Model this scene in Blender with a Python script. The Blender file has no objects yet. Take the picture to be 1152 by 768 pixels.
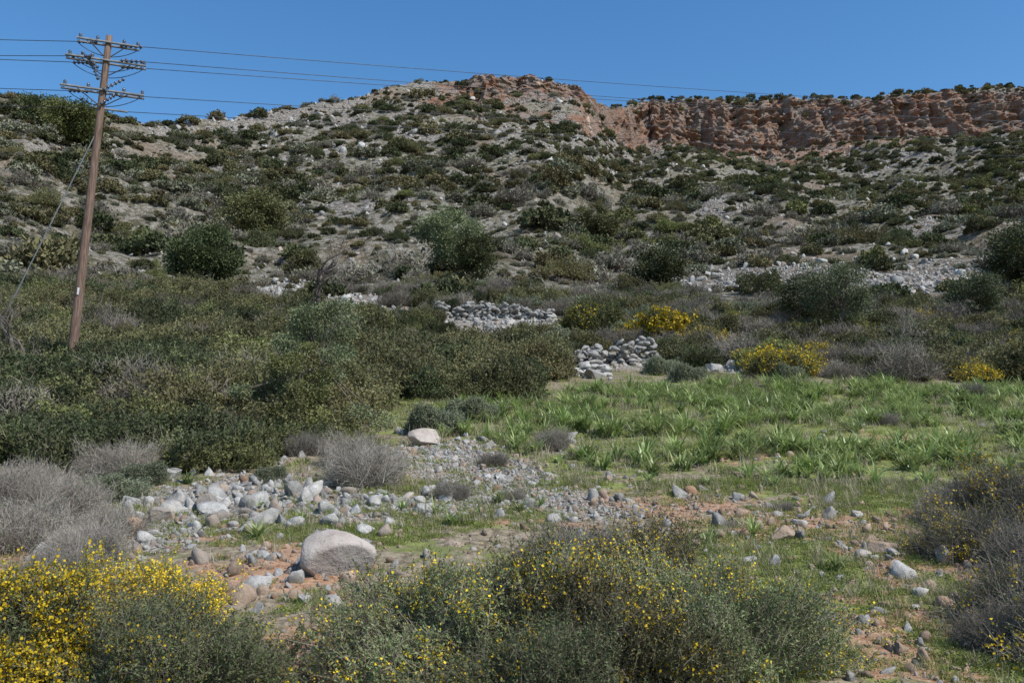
import bpy, bmesh, math
import numpy as np
from mathutils import Vector
sc = bpy.context.scene
rng = np.random.default_rng(11)

# ------------------------------------------------------------------ noise
_T = np.random.default_rng(5).random((256, 256))
def vn(x, y):
    x = np.asarray(x, float); y = np.asarray(y, float)
    xi = np.floor(x).astype(int); yi = np.floor(y).astype(int)
    fx = x - xi; fy = y - yi
    fx = fx*fx*(3-2*fx); fy = fy*fy*(3-2*fy)
    a = _T[xi & 255, yi & 255]; b = _T[(xi+1) & 255, yi & 255]
    c = _T[xi & 255, (yi+1) & 255]; d = _T[(xi+1) & 255, (yi+1) & 255]
    return (a*(1-fx)+b*fx)*(1-fy) + (c*(1-fx)+d*fx)*fy
def fbm(x, y, o=4):
    s = 0; a = 1; t = 0
    for i in range(o):
        s = s + a*vn(x*2**i+17.3*i, y*2**i+9.1*i); t += a; a *= .5
    return s/t
def ss(a, b, x):
    t = np.clip((x-a)/(b-a), 0, 1); return t*t*(3-2*t)

# ------------------------------------------------------------------ terrain height
NY = [-60, 0, 4.5, 6.3, 7.2, 8.2, 9.3, 11, 13.5, 15, 18.5, 21, 24, 28, 33, 38, 43, 52]
NZ = [-1.7, -1.65, -1.58, -1.456, -1.343, -1.224, -1.037, -.806, -.467, -.228, .446, .924, 1.53, 2.35, 3.43, 4.72, 6.22, 9.12]
RA = [-1.5, -.62, -.45, -.3, -.1, 0, .09, .16, .3, .65, 1.5]
RR = [200, 235, 265, 310, 365, 380, 400, 520, 540, 520, 480]
KA = [-1.5, -.62, -.57, -.53, -.48, -.44, -.33, -.26, -.18, -.14, -.08, 0, .04, .075, .1, .12, .145, .2, .3, .4, .5, .56, .62, 1.5]
KT = [.40, .425, .430, .412, .409, .399, .400, .413, .427, .438, .444, .447, .446, .435, .42, .416, .423, .428, .429, .430, .439, .444, .444, .43]
GS = [0, .04, .085, .146, .223, .405, .665, .9, .93, .95, 1]
GC = [0, .025, .057, .102, .163, .331, .6, .86, .905, .955, 1]
RS = [0, .04, .085, .146, .223, .405, .665, .9, .915, .945, 1]
RG = [0, .0255, .059, .1055, .167, .310, .541, .765, .78, .929, 1]
def polar(x, y):
    yy = np.maximum(y, 52.)
    a = x/yy
    R = np.interp(a, RA, RR)
    R = R + (fbm(a*14+3, a*0+2.2, 3)-.5)*26
    s = (y-52)/(R-52)
    return a, R, s
def hfun(x, y):
    x = np.asarray(x, float); y = np.asarray(y, float)
    zn = np.interp(y, NY, NZ)
    zn = zn + ss(8, 30, y)*np.clip(-x-4, 0, 40)*.012
    zn = zn + (fbm(x/1.3, y/1.3, 4)-.5)*.16*ss(3, 8, y) + (fbm(x/5, y/5, 3)-.5)*.5*ss(9, 24, y)
    a, R, s = polar(x, y)
    s1 = np.clip(s, 0, 1)
    w = ss(.075, .15, a)
    g = np.interp(s1, GS, GC)*(1-w) + np.interp(s1, RS, RG)*w
    zr = R*np.interp(a, KA, KT)
    zf = 9.12 + (zr-9.12)*g
    over = np.clip(s-1, 0, 9)
    zf = zf - over*(R-52)*.45
    zb = ss(0, .2, s)
    edge = 1-.75*ss(.82, .97, s1)
    n = (fbm(x/70+5, y/95, 4)-.5)*20*zb*edge
    gx = x + (fbm(x/40, y/40, 2)-.5)*30
    n = n - (np.abs(fbm(gx/26, y/150, 2)-.5)*-14+2.0)*zb*edge*.9
    n = n + (fbm(x/9, y/9, 4)-.5)*(1.2+3.4*zb)*ss(40, 90, y)
    n = n + (fbm(x/2.5, y/2.5, 3)-.5)*1.3*ss(60, 150, y)
    return np.where(y > 52, zf - 9.12 + zn, zn) + n*ss(40, 70, y)
def at(a, y, dz=0):
    return np.array([a*y, y, float(hfun(a*y, y))+dz])

# ------------------------------------------------------------------ ground masks (world ellipses x,y,rx,ry,w)
SOIL = [(-2.45, 9.3, .8, 1.1, 1), (-5.5, 9.8, .8, .8, 1), (3.7, 11.7, 1.7, 1.3, 1.0), (2.3, 13, 1.4, .9, .9), (3.9, 10, .45, 1.6, .85),
        (2.9, 7.2, .4, 1.2, .9), (-1.35, 7.3, .5, 1.2, 1), (3.6, 7.6, .5, .6, .8), (4.6, 9.4, .5, .7, .8), (-3.6, 10.6, .6, .5, .7), (.6, 11.6, .9, .6, .5), (5.8, 12.4, 1, .6, .6), (8, 19, 2, .6, .6), (4, 17, 1.2, .6, .6)]
STONE = [(-.3, 15, .9, 2.2, 1), (-1.3, 17.3, 1.0, 1.8, 1), (.35, 13.2, .9, 1.2, .9), (-4.1, 13.6, 1.5, 1.5, .9), (-4.2, 11.6, .8, 1, .8), (.9, 18.5, .6, .8, .8),
         (-2.4, 12.6, 1.2, 1.2, .8), (-1, 12.6, 1, .9, .75), (1.2, 12.2, .9, .6, .6), (-4.0, 10.3, .5, .7, .6), (3.9, 36, 2.6, 2.0, 1), (-.3, 47, 4, 4, 1), (-20, 80, 7, 9, 1.3), (-16, 66, 4, 6, 1.2), (-11, 56, 3, 5, 1.1),
         (29.5, 74, 14, 9, 1.3), (22, 70, 6, 5, 1), (40, 72, 8, 7, 1.2), (-7, 51, 3, 3, 1),
         (42, 160, 8, 9, 1.2), (-4, 140, 9, 4, .7), (9, 33.5, 2, 1.2, .9), (60, 130, 10, 5, .8)]
GRASS = [(8, 22, 11, 8.5, 1.0), (3.5, 8.6, 1.8, 3.2, 1.05), (1.5, 18, 3, 4, .8), (-3.2, 12.2, 1.4, 1.2, .7), (-3.6, 24, 3.4, 4, .9), (6, 12.5, 2.2, 2.5, .9),
         (-.9, 6.9, .5, 1.2, .8), (-2, 10.8, 1, .9, .7), (-6, 12, 1, 1, .5), (11, 16, 5, 3, 1), (-20, 90, 12, 9, .5), (30, 60, 12, 6, .4), (4.6, 7, 1.4, 1.4, .9), (0, 12, 1.5, 1.2, .6)]
def mask(L, x, y):
    m = np.zeros(np.shape(x))
    for (cx, cy, rx, ry, w) in L:
        d = ((x-cx)/rx)**2+((y-cy)/ry)**2
        m = np.maximum(m, w*np.exp(-d*.8))
    return m
RED = ((.055, .90, .05, .08), (.01, .92, .06, .07), (-.07, .84, .035, .035), (.10, .82, .03, .06), (.46, .84, .06, .06), (.2, .85, .07, .07), (.35, .86, .07, .06), (-.02, .80, .03, .03),
       (.14, .9, .05, .08), (-.06, .94, .03, .03), (.02, .76, .03, .03), (.08, .74, .02, .04), (-.12, .9, .02, .02), (.26, .80, .03, .02), (.52, .78, .03, .02), (-.03, .66, .02, .02))
def redmask(a, s):
    o = np.zeros(np.shape(a))
    for (pa, ps, da, ds) in RED: o = np.maximum(o, np.exp(-((a-pa)/da)**2-((s-ps)/ds)**2))
    return o

# ------------------------------------------------------------------ node helpers
def newmat(name):
    m = bpy.data.materials.new(name); m.use_nodes = True
    nt = m.node_tree; nt.nodes.clear()
    return m, nt
def N(nt, t, ins=None, **p):
    n = nt.nodes.new(t)
    for k, v in p.items(): setattr(n, k, v)
    if ins:
        for k, v in ins.items():
            s = n.inputs[k]
            if isinstance(v, bpy.types.NodeSocket): nt.links.new(v, s)
            else: s.default_value = v
    return n
def c4(c): return (c[0], c[1], c[2], 1)
def mixc(nt, f, a, b, bt='MIX'):
    n = nt.nodes.new('ShaderNodeMix'); n.data_type = 'RGBA'; n.blend_type = bt
    for i, v in ((0, f), (6, a), (7, b)):
        if isinstance(v, bpy.types.NodeSocket): nt.links.new(v, n.inputs[i])
        else: n.inputs[i].default_value = (c4(v) if i else v)
    return n.outputs[2]
def math_(nt, op, a, b=0., c=None, clamp=False):
    n = nt.nodes.new('ShaderNodeMath'); n.operation = op; n.use_clamp = clamp
    for i, v in enumerate((a, b, c)):
        if v is None: continue
        if isinstance(v, bpy.types.NodeSocket): nt.links.new(v, n.inputs[i])
        else: n.inputs[i].default_value = v
    return n.outputs[0]
def mapr(nt, v, a, b, c=0., d=1., smooth=True):
    n = N(nt, 'ShaderNodeMapRange', {0: v, 1: a, 2: b, 3: c, 4: d})
    if smooth: n.interpolation_type = 'SMOOTHSTEP'
    return n.outputs[0]
def noise(nt, vec, scale, det=4, rough=.6):
    return N(nt, 'ShaderNodeTexNoise', {'Vector': vec, 'Scale': scale, 'Detail': det, 'Roughness': rough}).outputs[0]

def leafmat(name, A, B, C, transl=.25, rough=.6, spec=.25):
    m, nt = newmat(name)
    t = N(nt, 'ShaderNodeAttribute', attribute_name='tint').outputs['Fac']
    oi = N(nt, 'ShaderNodeObjectInfo').outputs['Random']
    col = mixc(nt, t, A, B)
    col = mixc(nt, math_(nt, 'MULTIPLY', oi, .6), col, C)
    r2 = math_(nt, 'FRACT', math_(nt, 'MULTIPLY', oi, 7.31))
    hs = N(nt, 'ShaderNodeHueSaturation', {'Value': mapr(nt, r2, 0, 1, .65, 1.3, False), 'Color': col})
    col = hs.outputs[0]
    if transl > 0:
        b = N(nt, 'ShaderNodeBsdfPrincipled', {'Base Color': col, 'Roughness': rough, 'Specular IOR Level': spec})
        tr = N(nt, 'ShaderNodeBsdfTranslucent', {'Color': col})
        b = N(nt, 'ShaderNodeMixShader', {0: transl, 1: b.outputs[0], 2: tr.outputs[0]})
    else:
        b = N(nt, 'ShaderNodeBsdfDiffuse', {'Color': col})
    N(nt, 'ShaderNodeOutputMaterial', {0: b.outputs[0]})
    return m
def plain(name, A, B, scale=8, rough=.8, metal=0, spec=.3, stretch=(1, 1, 1), bump=.3, obj=True):
    m, nt = newmat(name)
    tc = N(nt, 'ShaderNodeTexCoord').outputs['Object']
    mp = N(nt, 'ShaderNodeMapping', {'Vector': tc, 'Scale': stretch}).outputs[0]
    n = noise(nt, mp, scale, 5)
    col = mixc(nt, mapr(nt, n, .35, .65), A, B)
    bu = N(nt, 'ShaderNodeBump', {'Strength': bump, 'Distance': .02, 'Height': n}).outputs[0]
    b = N(nt, 'ShaderNodeBsdfPrincipled', {'Base Color': col, 'Roughness': rough, 'Metallic': metal, 'Specular IOR Level': spec, 'Normal': bu})
    N(nt, 'ShaderNodeOutputMaterial', {0: b.outputs[0]})
    return m

M = {}
M['twig'] = leafmat('twig_bark', (.15, .12, .09), (.30, .25, .19), (.22, .19, .15), 0)
M['bark'] = plain('bark', (.10, .08, .065), (.2, .17, .14), 6, stretch=(1, 1, .3))
M['deadwood'] = plain('dead_wood', (.06, .05, .045), (.14, .12, .1), 6)
M['greytwig'] = leafmat('grey_thorn_twigs', (.18, .155, .135), (.39, .345, .30), (.28, .24, .20), 0)
M['brush'] = leafmat('dry_brush_twigs', (.14, .12, .10), (.31, .27, .225), (.22, .185, .155), 0)
for k, nm, A, B, C in (('olive', 'scrub_leaf_olive', (.088, .096, .036), (.22, .22, .095), (.19, .155, .07)),
                       ('dark', 'scrub_leaf_dark', (.042, .058, .025), (.112, .138, .056), (.095, .10, .042)),
                       ('light', 'scrub_leaf_light', (.115, .138, .042), (.255, .275, .095), (.19, .185, .075))):
    M[k] = leafmat(nm, A, B, C, .2)
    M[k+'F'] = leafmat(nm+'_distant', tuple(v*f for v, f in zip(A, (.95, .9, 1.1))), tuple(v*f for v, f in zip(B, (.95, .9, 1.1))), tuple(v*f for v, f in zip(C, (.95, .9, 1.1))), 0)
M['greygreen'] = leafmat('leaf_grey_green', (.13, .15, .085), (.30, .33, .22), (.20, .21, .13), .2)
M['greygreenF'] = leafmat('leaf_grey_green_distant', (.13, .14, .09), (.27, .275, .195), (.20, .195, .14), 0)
M['bluegreen'] = leafmat('broom_leaf', (.10, .135, .055), (.27, .31, .145), (.18, .21, .085), .2)
M['olivetree'] = leafmat('olive_leaf', (.09, .11, .05), (.23, .265, .145), (.145, .165, .085), .2)
M['yellow'] = leafmat('broom_flower', (.62, .40, .012), (.80, .58, .03), (.7, .5, .02), .2)
M['aspho'] = leafmat('asphodel_leaf', (.13, .22, .045), (.33, .41, .14), (.36, .37, .16), .3, .4, .4)
M['grass'] = leafmat('grass_blade', (.12, .18, .03), (.28, .33, .08), (.32, .29, .12), .3)
M['dry'] = leafmat('dry_grass', (.28, .24, .14), (.50, .44, .30), (.38, .33, .23), .2)

def rockmat(name, A, B, C):
    m, nt = newmat(name)
    tc = N(nt, 'ShaderNodeTexCoord').outputs['Object']
    oi = N(nt, 'ShaderNodeObjectInfo').outputs['Random']
    n1 = noise(nt, tc, 3, 4, .65); n2 = noise(nt, tc, 14, 4, .7)
    col = mixc(nt, mapr(nt, n1, .35, .65), A, B)
    col = mixc(nt, mapr(nt, n2, .55, .7, 0, .55), col, (.13, .12, .11))
    col = mixc(nt, mapr(nt, math_(nt, 'ADD', oi, math_(nt, 'MULTIPLY', n1, .4)), .95, 1.25, 0, .8), col, C)
    col = N(nt, 'ShaderNodeHueSaturation', {'Value': mapr(nt, math_(nt, 'FRACT', math_(nt, 'MULTIPLY', oi, 5.7)), 0, 1, .6, 1.15, False), 'Color': col}).outputs[0]
    bu = N(nt, 'ShaderNodeBump', {'Strength': .6, 'Distance': .04, 'Height': math_(nt, 'ADD', n1, n2)}).outputs[0]
    b = N(nt, 'ShaderNodeBsdfPrincipled', {'Base Color': col, 'Roughness': .9, 'Specular IOR Level': .15, 'Normal': bu})
    N(nt, 'ShaderNodeOutputMaterial', {0: b.outputs[0]})
    return m
M['rock'] = rockmat('limestone', (.34, .325, .30), (.50, .475, .435), (.42, .30, .21))
M['soilrock'] = rockmat('reddish_stone', (.38, .27, .19), (.47, .36, .27), (.42, .22, .12))
M['bigrock'] = rockmat('boulder_stone', (.34, .285, .245), (.45, .395, .35), (.40, .35, .31))

# ------------------------------------------------------------------ geometry accumulator
class Geo:
    def __init__(s): s.v = []; s.q = []; s.m = []; s.t = []; s.n = 0
    def add(s, V, Q, mat, tint):
        V = V.reshape(-1, 3)
        s.v.append(V); s.q.append(Q+s.n); s.m.append(np.full(len(Q), mat)); s.t.append(np.broadcast_to(tint, (len(V),)).astype(float)); s.n += len(V)
    def leaves(s, P, D, L, W, mat, tint, r):
        n = len(P)
        if n == 0: return
        D = D/np.linalg.norm(D, axis=1, keepdims=True)
        S = np.cross(D, r.normal(size=(n, 3))); S /= np.linalg.norm(S, axis=1, keepdims=True)
        Nn = np.cross(D, S)
        L = np.broadcast_to(L, (n,))[:, None]; W = np.broadcast_to(W, (n,))[:, None]
        V = np.stack([P, P+D*L*.5+S*W+Nn*W*.4, P+D*L, P+D*L*.5-S*W+Nn*W*.4], 1)
        Q = np.arange(4*n).reshape(n, 4)
        s.add(V, Q, mat, np.repeat(np.broadcast_to(tint, (n,)), 4))
    def thin(s, P0, P1, r0, r1, mat, tint, r):
        n = len(P0)
        if n == 0: return
        D = P1-P0; S = np.cross(D, r.normal(size=(n, 3))); S /= (np.linalg.norm(S, axis=1, keepdims=True)+1e-9)
        V = np.stack([P0-S*r0, P0+S*r0, P1+S*r1, P1-S*r1], 1)
        s.add(V, np.arange(4*n).reshape(n, 4), mat, np.repeat(np.broadcast_to(tint, (n,)), 4))
    def segs(s, P0, P1, r0, r1, mat, tint):
        n = len(P0)
        if n == 0: return
        D = P1-P0; D = D/(np.linalg.norm(D, axis=1, keepdims=True)+1e-9)
        X = np.cross(D, np.array([.31, .17, .93])); X /= (np.linalg.norm(X, axis=1, keepdims=True)+1e-9); Y = np.cross(D, X)
        r0 = np.broadcast_to(r0, (n,))[:, None]; r1 = np.broadcast_to(r1, (n,))[:, None]
        vs = []
        for P, r in ((P0, r0), (P1, r1)):
            for k in range(3):
                an = k*2*math.pi/3; vs.append(P+(X*math.cos(an)+Y*math.sin(an))*r)
        V = np.stack(vs, 1)
        b = (np.arange(n)*6)[:, None]
        Q = np.concatenate([b+np.array([[k, (k+1) % 3, 3+(k+1) % 3, 3+k]]) for k in range(3)], 0)
        s.add(V, Q, mat, np.repeat(np.broadcast_to(tint, (n,)), 6))
    def tube(s, pts, rad, sides, mat, tint=.5):
        pts = np.array(pts, float); K = len(pts); rad = np.broadcast_to(rad, (K,))
        T = np.gradient(pts, axis=0); T /= np.linalg.norm(T, axis=1, keepdims=True)
        ref = np.array([.12, .98, .1]) if abs(T[0][1]) < .8 else np.array([1., .1, .1])
        X = np.cross(T, ref); X /= np.linalg.norm(X, axis=1, keepdims=True); Y = np.cross(T, X)
        an = np.arange(sides)*2*math.pi/sides
        V = pts[:, None]+(X[:, None]*np.cos(an)[None, :, None]+Y[:, None]*np.sin(an)[None, :, None])*rad[:, None, None]
        Q = []
        for i in range(K-1):
            for k in range(sides):
                k2 = (k+1) % sides; Q.append([i*sides+k, i*sides+k2, (i+1)*sides+k2, (i+1)*sides+k])
        for base in (0, (K-1)*sides):
            for k in range(1, sides-2, 2):
                Q.append([base, base+k, base+k+1, base+k+2])
        s.add(V, np.array(Q), mat, tint)
    def ribbons(s, P, phi, e0, e1, L, W, K, mat, tint):
        n = len(P); pos = P.copy(); rows = []
        side = np.stack([-np.sin(phi), np.cos(phi), np.zeros(n)], 1)
        for k in range(K+1):
            w = W*(1-(k/K)**1.8)+.0008
            rows.append(pos-side*w[:, None]); rows.append(pos+side*w[:, None])
            e = e0+(e1-e0)*(k/K)
            pos = pos+np.stack([np.cos(phi)*np.cos(e), np.sin(phi)*np.cos(e), np.sin(e)], 1)*(L/K)[:, None]
        V = np.stack(rows, 1); st = 2*(K+1)
        b = (np.arange(n)*st)[:, None]
        Q = np.concatenate([b+np.array([[2*k, 2*k+1, 2*k+3, 2*k+2]]) for k in range(K)], 0)
        s.add(V, Q, mat, np.repeat(tint, st))
    def mesh(s, name, mats):
        V = np.concatenate(s.v); Q = np.concatenate(s.q); m = np.concatenate(s.m); t = np.concatenate(s.t)
        me = bpy.data.meshes.new(name)
        me.vertices.add(len(V)); me.vertices.foreach_set('co', V.astype(np.float32).ravel())
        me.loops.add(len(Q)*4); me.loops.foreach_set('vertex_index', Q.astype(np.int32).ravel())
        me.polygons.add(len(Q)); me.polygons.foreach_set('loop_start', (np.arange(len(Q))*4).astype(np.int32))
        me.polygons.foreach_set('material_index', m.astype(np.int32))
        at_ = me.attributes.new('tint', 'FLOAT', 'POINT'); at_.data.foreach_set('value', t.astype(np.float32))
        for k in mats: me.materials.append(M[k])
        me.update(calc_edges=True); me.validate()
        return me
def obj(name, me, loc=(0, 0, 0), rz=0, sc_=1, link=True):
    o = bpy.data.objects.new(name, me); o.location = loc; o.rotation_euler = (0, 0, rz)
    o.scale = (sc_,)*3 if np.isscalar(sc_) else sc_
    if link: sc.collection.objects.link(o)
    return o

def unit(v): return v/(np.linalg.norm(v, axis=-1, keepdims=True)+1e-9)
def shrub(name, seed, mats, R=1., H=.8, shoots=900, per=10, leaf=.05, lw=.2, sl=.25, tr=.004, stems=25, flower=0., fs=.02, fthr=.5,
          lobes=9, inner=.16, side=None, fper=6, sharp=9, amp_=(.2, .62), b0=.60, strays=.1):
    r = np.random.default_rng(seed); g = Geo()
    n = shoots
    ph = r.uniform(0, 2*math.pi, n); cz = r.uniform(0, 1, n)
    sz = np.sqrt(1-cz**2)
    D = np.stack([sz*np.cos(ph), sz*np.sin(ph), cz], 1)
    lp = r.uniform(0, 2*math.pi, lobes); lz = r.uniform(.05, .95, lobes)
    LD = np.stack([np.sqrt(1-lz**2)*np.cos(lp), np.sqrt(1-lz**2)*np.sin(lp), lz], 1)
    amp = r.uniform(amp_[0], amp_[1], lobes)
    def radf(D): return b0+np.max(amp*np.exp(sharp*(D@LD.T-1)), axis=1)
    rad = radf(D)
    f = 1-np.abs(r.normal(0, inner, n)); f += (r.random(n) < strays)*r.uniform(0, .25, n)
    P = D*np.array([R, R, H])*(rad*np.clip(f, .15, 1.25))[:, None]
    sd = unit(D*.7+np.array([0, 0, .5])+r.normal(0, .45, (n, 3)))
    ln = sl*r.uniform(.5, 1.3, n)
    P0 = P-sd*ln[:, None]*.6; P1 = P+sd*ln[:, None]*.4
    P0[:, 2] = np.maximum(P0[:, 2], .01); P1[:, 2] = np.maximum(P1[:, 2], .03)
    lump = np.argmax(LD@D.T, axis=0)
    st = np.clip(.5+.22*r.normal(size=n)+(r.random(lobes)[lump]-.5)*.6, 0, 1)
    g.thin(P0, P1, tr, tr*.35, 0, st, r)
    if side:
        k = side
        t = r.random((n, k)); B = P0[:, None]+(P1-P0)[:, None]*t[..., None]
        dd = unit(sd[:, None]+r.normal(0, .6, (n, k, 3)))
        E = B+dd*(ln[:, None]*r.uniform(.2, .55, (n, k)))[..., None]
        g.thin(B.reshape(-1, 3), E.reshape(-1, 3), tr*.65, tr*.3, 0, np.repeat(st, k), r)
    idx = r.integers(0, n, stems)
    base = np.concatenate([r.normal(0, R*.12, (stems, 2)), np.full((stems, 1), -.05)], 1)
    mid = base*.5+P[idx]*.5+r.normal(0, .06*R, (stems, 3)); mid[:, 2] = np.abs(mid[:, 2])
    g.segs(base, mid, tr*4, tr*2.5, 0, .3); g.segs(mid, P[idx], tr*2.5, tr, 0, .3)
    if per:
        t = r.uniform(.05, 1.05, (n, per)); B = P0[:, None]+(P1-P0)[:, None]*t[..., None]
        dd = sd[:, None]*.6+r.normal(0, .6, (n, per, 3))
        L = leaf*r.uniform(.6, 1.3, n*per)
        g.leaves(B.reshape(-1, 3), dd.reshape(-1, 3), L, L*lw, 1, np.clip(np.repeat(st, per)+r.normal(0, .15, n*per), 0, 1), r)
    if flower > 0:
        pn = fbm(D[:, 0]*2.5+seed, D[:, 1]*2.5+D[:, 2]*2, 2)
        sel = (pn > fthr) & (r.random(n) < flower) & (f > .78)
        k = fper; m_ = sel.sum()
        t = r.uniform(.35, 1.15, (m_, k)); B = P0[sel][:, None]+(P1-P0)[sel][:, None]*t[..., None]+r.normal(0, fs*.5, (m_, k, 3))
        dd = r.normal(0, 1, (m_, k, 3))+sd[sel][:, None]*.5
        L = fs*r.uniform(.6, 1.2, m_*k)
        g.leaves(B.reshape(-1, 3), dd.reshape(-1, 3), L, L*.5, 2, r.random(m_*k), r)
    return g.mesh(name, mats)

def tree_mesh(name, seed, mats, H=4., crown=1.6, trunk_r=.14, leaves=9000, leaf=.07, lw=.3, clumps=26, bare=False, lean=0., low=.25, flat=.8):
    r = np.random.default_rng(seed); g = Geo()
    ends = []
    def branch(p, d, L, rad, lev):
        pts = [p]; rs = [rad]; K = 5
        for i in range(K):
            d = unit(d+r.normal(0, .2 if not bare else .3, 3)+np.array([0, 0, .06])); p = p+d*L/K; pts.append(p); rs.append(rad*(1-.5*(i+1)/K))
        g.tube(pts, rs, 6 if lev < 2 else 4, 0)
        if lev >= (3 if not bare else 4): ends.append(pts[-1]); return
        nb = 3 if lev else 4
        for k in range(nb):
            j = r.integers(2, K+1)
            dd = unit(d*.6+r.normal(0, .65, 3)+np.array([0, 0, .2]))
            branch(pts[j], dd, L*r.uniform(.55, .8), rs[j]*.65, lev+1)
        if lev: ends.append(pts[-1])
    branch(np.array([0, 0, -.15]), unit(np.array([lean, 0, 1.])), H*.38, trunk_r, 0)
    if not bare:
        E = np.array(ends)
        c = np.array([lean*H*.3, 0, H*(low+1)/2])
        nrm = unit(r.normal(size=(clumps, 3)))
        CC = c+nrm*np.array([crown, crown, H*(1-low)/2*flat])*r.uniform(.5, .9, (clumps, 1))
        CC = np.concatenate([CC, E[r.integers(0, len(E), clumps//3)]])
        n = leaves; k = r.integers(0, len(CC), n); cs = r.uniform(.2, .38, len(CC))*crown
        off = unit(r.normal(size=(n, 3)))*(np.abs(r.normal(.7, .25, n))*cs[k])[:, None]*np.array([1.15, 1.15, .75])
        P = CC[k]+off
        g.leaves(P, off+r.normal(0, .3, (n, 3))*cs[k][:, None], leaf*r.uniform(.6, 1.3, n), leaf*lw, 1, np.clip(r.random(len(CC))[k]*.6+.4*r.random(n), 0, 1), r)
        for q in CC: g.segs((c*np.array([1, 1, .75]))[None], q[None], .025*H/4, .01*H/4, 0, .4)
    return g.mesh(name, mats)

# ------------------------------------------------------------------ rocks
def ico(sub):
    bm = bmesh.new(); bmesh.ops.create_icosphere(bm, subdivisions=sub, radius=1)
    V = np.array([v.co[:] for v in bm.verts]); F = np.array([[v.index for v in f.verts] for f in bm.faces]); bm.free(); return V, F
ICO = {k: ico(k) for k in (1, 2, 3, 4)}
def rockgeo(seed, sub, scale=(1, 1, .7), cuts=9, nz=.04, lo=.3, hi=.72):
    r = np.random.default_rng(seed); V, F = ICO[sub]; V = V.copy()
    for i in range(cuts):
        nn = unit(r.normal(size=3)); d = r.uniform(lo, hi)
        V -= np.maximum(0, V@nn-d)[:, None]*nn
    V += (fbm(V[:, 0]*3+seed, V[:, 1]*3+V[:, 2]*2.3, 3)-.5)[:, None]*nz*2*V
    V = V/np.abs(V).max()
    return V*np.array(scale), F
def trimesh(name, V, F, mats, smooth=False):
    me = bpy.data.meshes.new(name)
    me.vertices.add(len(V)); me.vertices.foreach_set('co', np.asarray(V, np.float32).ravel())
    me.loops.add(len(F)*3); me.loops.foreach_set('vertex_index', np.asarray(F, np.int32).ravel())
    me.polygons.add(len(F)); me.polygons.foreach_set('loop_start', (np.arange(len(F))*3).astype(np.int32))
    for k in mats: me.materials.append(M[k])
    me.update(calc_edges=True)
    if smooth:
        me.polygons.foreach_set('use_smooth', [True]*len(F))
    return me

# ------------------------------------------------------------------ scatter through geometry nodes
def protos(cname, meshes):
    c = bpy.data.collections.new(cname)
    for i, me in enumerate(meshes):
        o = bpy.data.objects.new('%s_%02d' % (cname, i), me); c.objects.link(o)
    return c
def scatter(name, coll, P, rot, scl, idx):
    me = bpy.data.meshes.new(name); n = len(P)
    me.vertices.add(n); me.vertices.foreach_set('co', np.asarray(P, np.float32).ravel())
    for nm, tp, dat in (('rot', 'FLOAT_VECTOR', rot), ('scl', 'FLOAT_VECTOR', scl)):
        a = me.attributes.new(nm, tp, 'POINT'); a.data.foreach_set('vector', np.asarray(dat, np.float32).ravel())
    a = me.attributes.new('pidx', 'INT', 'POINT'); a.data.foreach_set('value', np.asarray(idx, np.int32))
    o = bpy.data.objects.new(name, me); sc.collection.objects.link(o)
    ng = bpy.data.node_groups.new(name+'_nodes', 'GeometryNodeTree')
    ng.interface.new_socket('Geometry', in_out='INPUT', socket_type='NodeSocketGeometry')
    ng.interface.new_socket('Geometry', in_out='OUTPUT', socket_type='NodeSocketGeometry')
    gi = ng.nodes.new('NodeGroupInput'); go = ng.nodes.new('NodeGroupOutput')
    ci = ng.nodes.new('GeometryNodeCollectionInfo'); ci.inputs['Collection'].default_value = coll
    ci.inputs['Separate Children'].default_value = True; ci.inputs['Reset Children'].default_value = True
    ip = ng.nodes.new('GeometryNodeInstanceOnPoints'); ip.inputs['Pick Instance'].default_value = True
    L = ng.links.new
    L(gi.outputs[0], ip.inputs['Points']); L(ci.outputs[0], ip.inputs['Instance'])
    for nm, tp, sk in (('rot', 'FLOAT_VECTOR', 'Rotation'), ('scl', 'FLOAT_VECTOR', 'Scale'), ('pidx', 'INT', 'Instance Index')):
        na = ng.nodes.new('GeometryNodeInputNamedAttribute'); na.data_type = tp; na.inputs[0].default_value = nm
        out = [s for s in na.outputs if s.enabled and s.name == 'Attribute'][0]
        L(out, ip.inputs[sk])
    L(ip.outputs[0], go.inputs[0])
    md = o.modifiers.new('instances', 'NODES'); md.node_group = ng
    return o
def fan(n, a0, a1, y0, y1, prob=None, bias=2.):
    u = rng.random(n); y = (y0**bias+u*(y1**bias-y0**bias))**(1/bias); a = rng.uniform(a0, a1, n); x = a*y
    if prob is not None:
        k = rng.random(n) < prob(x, y, a); x, y = x[k], y[k]
    return x, y
def P3(x, y, dz=0): return np.stack([x, y, hfun(x, y)+dz], 1)
def rz(n): return np.stack([np.zeros(n), np.zeros(n), rng.uniform(0, 6.28, n)], 1)
def rall(n): return rng.uniform(0, 6.28, (n, 3))
def s3(s, zf=1.): return np.stack([s, s, s*zf], 1)

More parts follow.
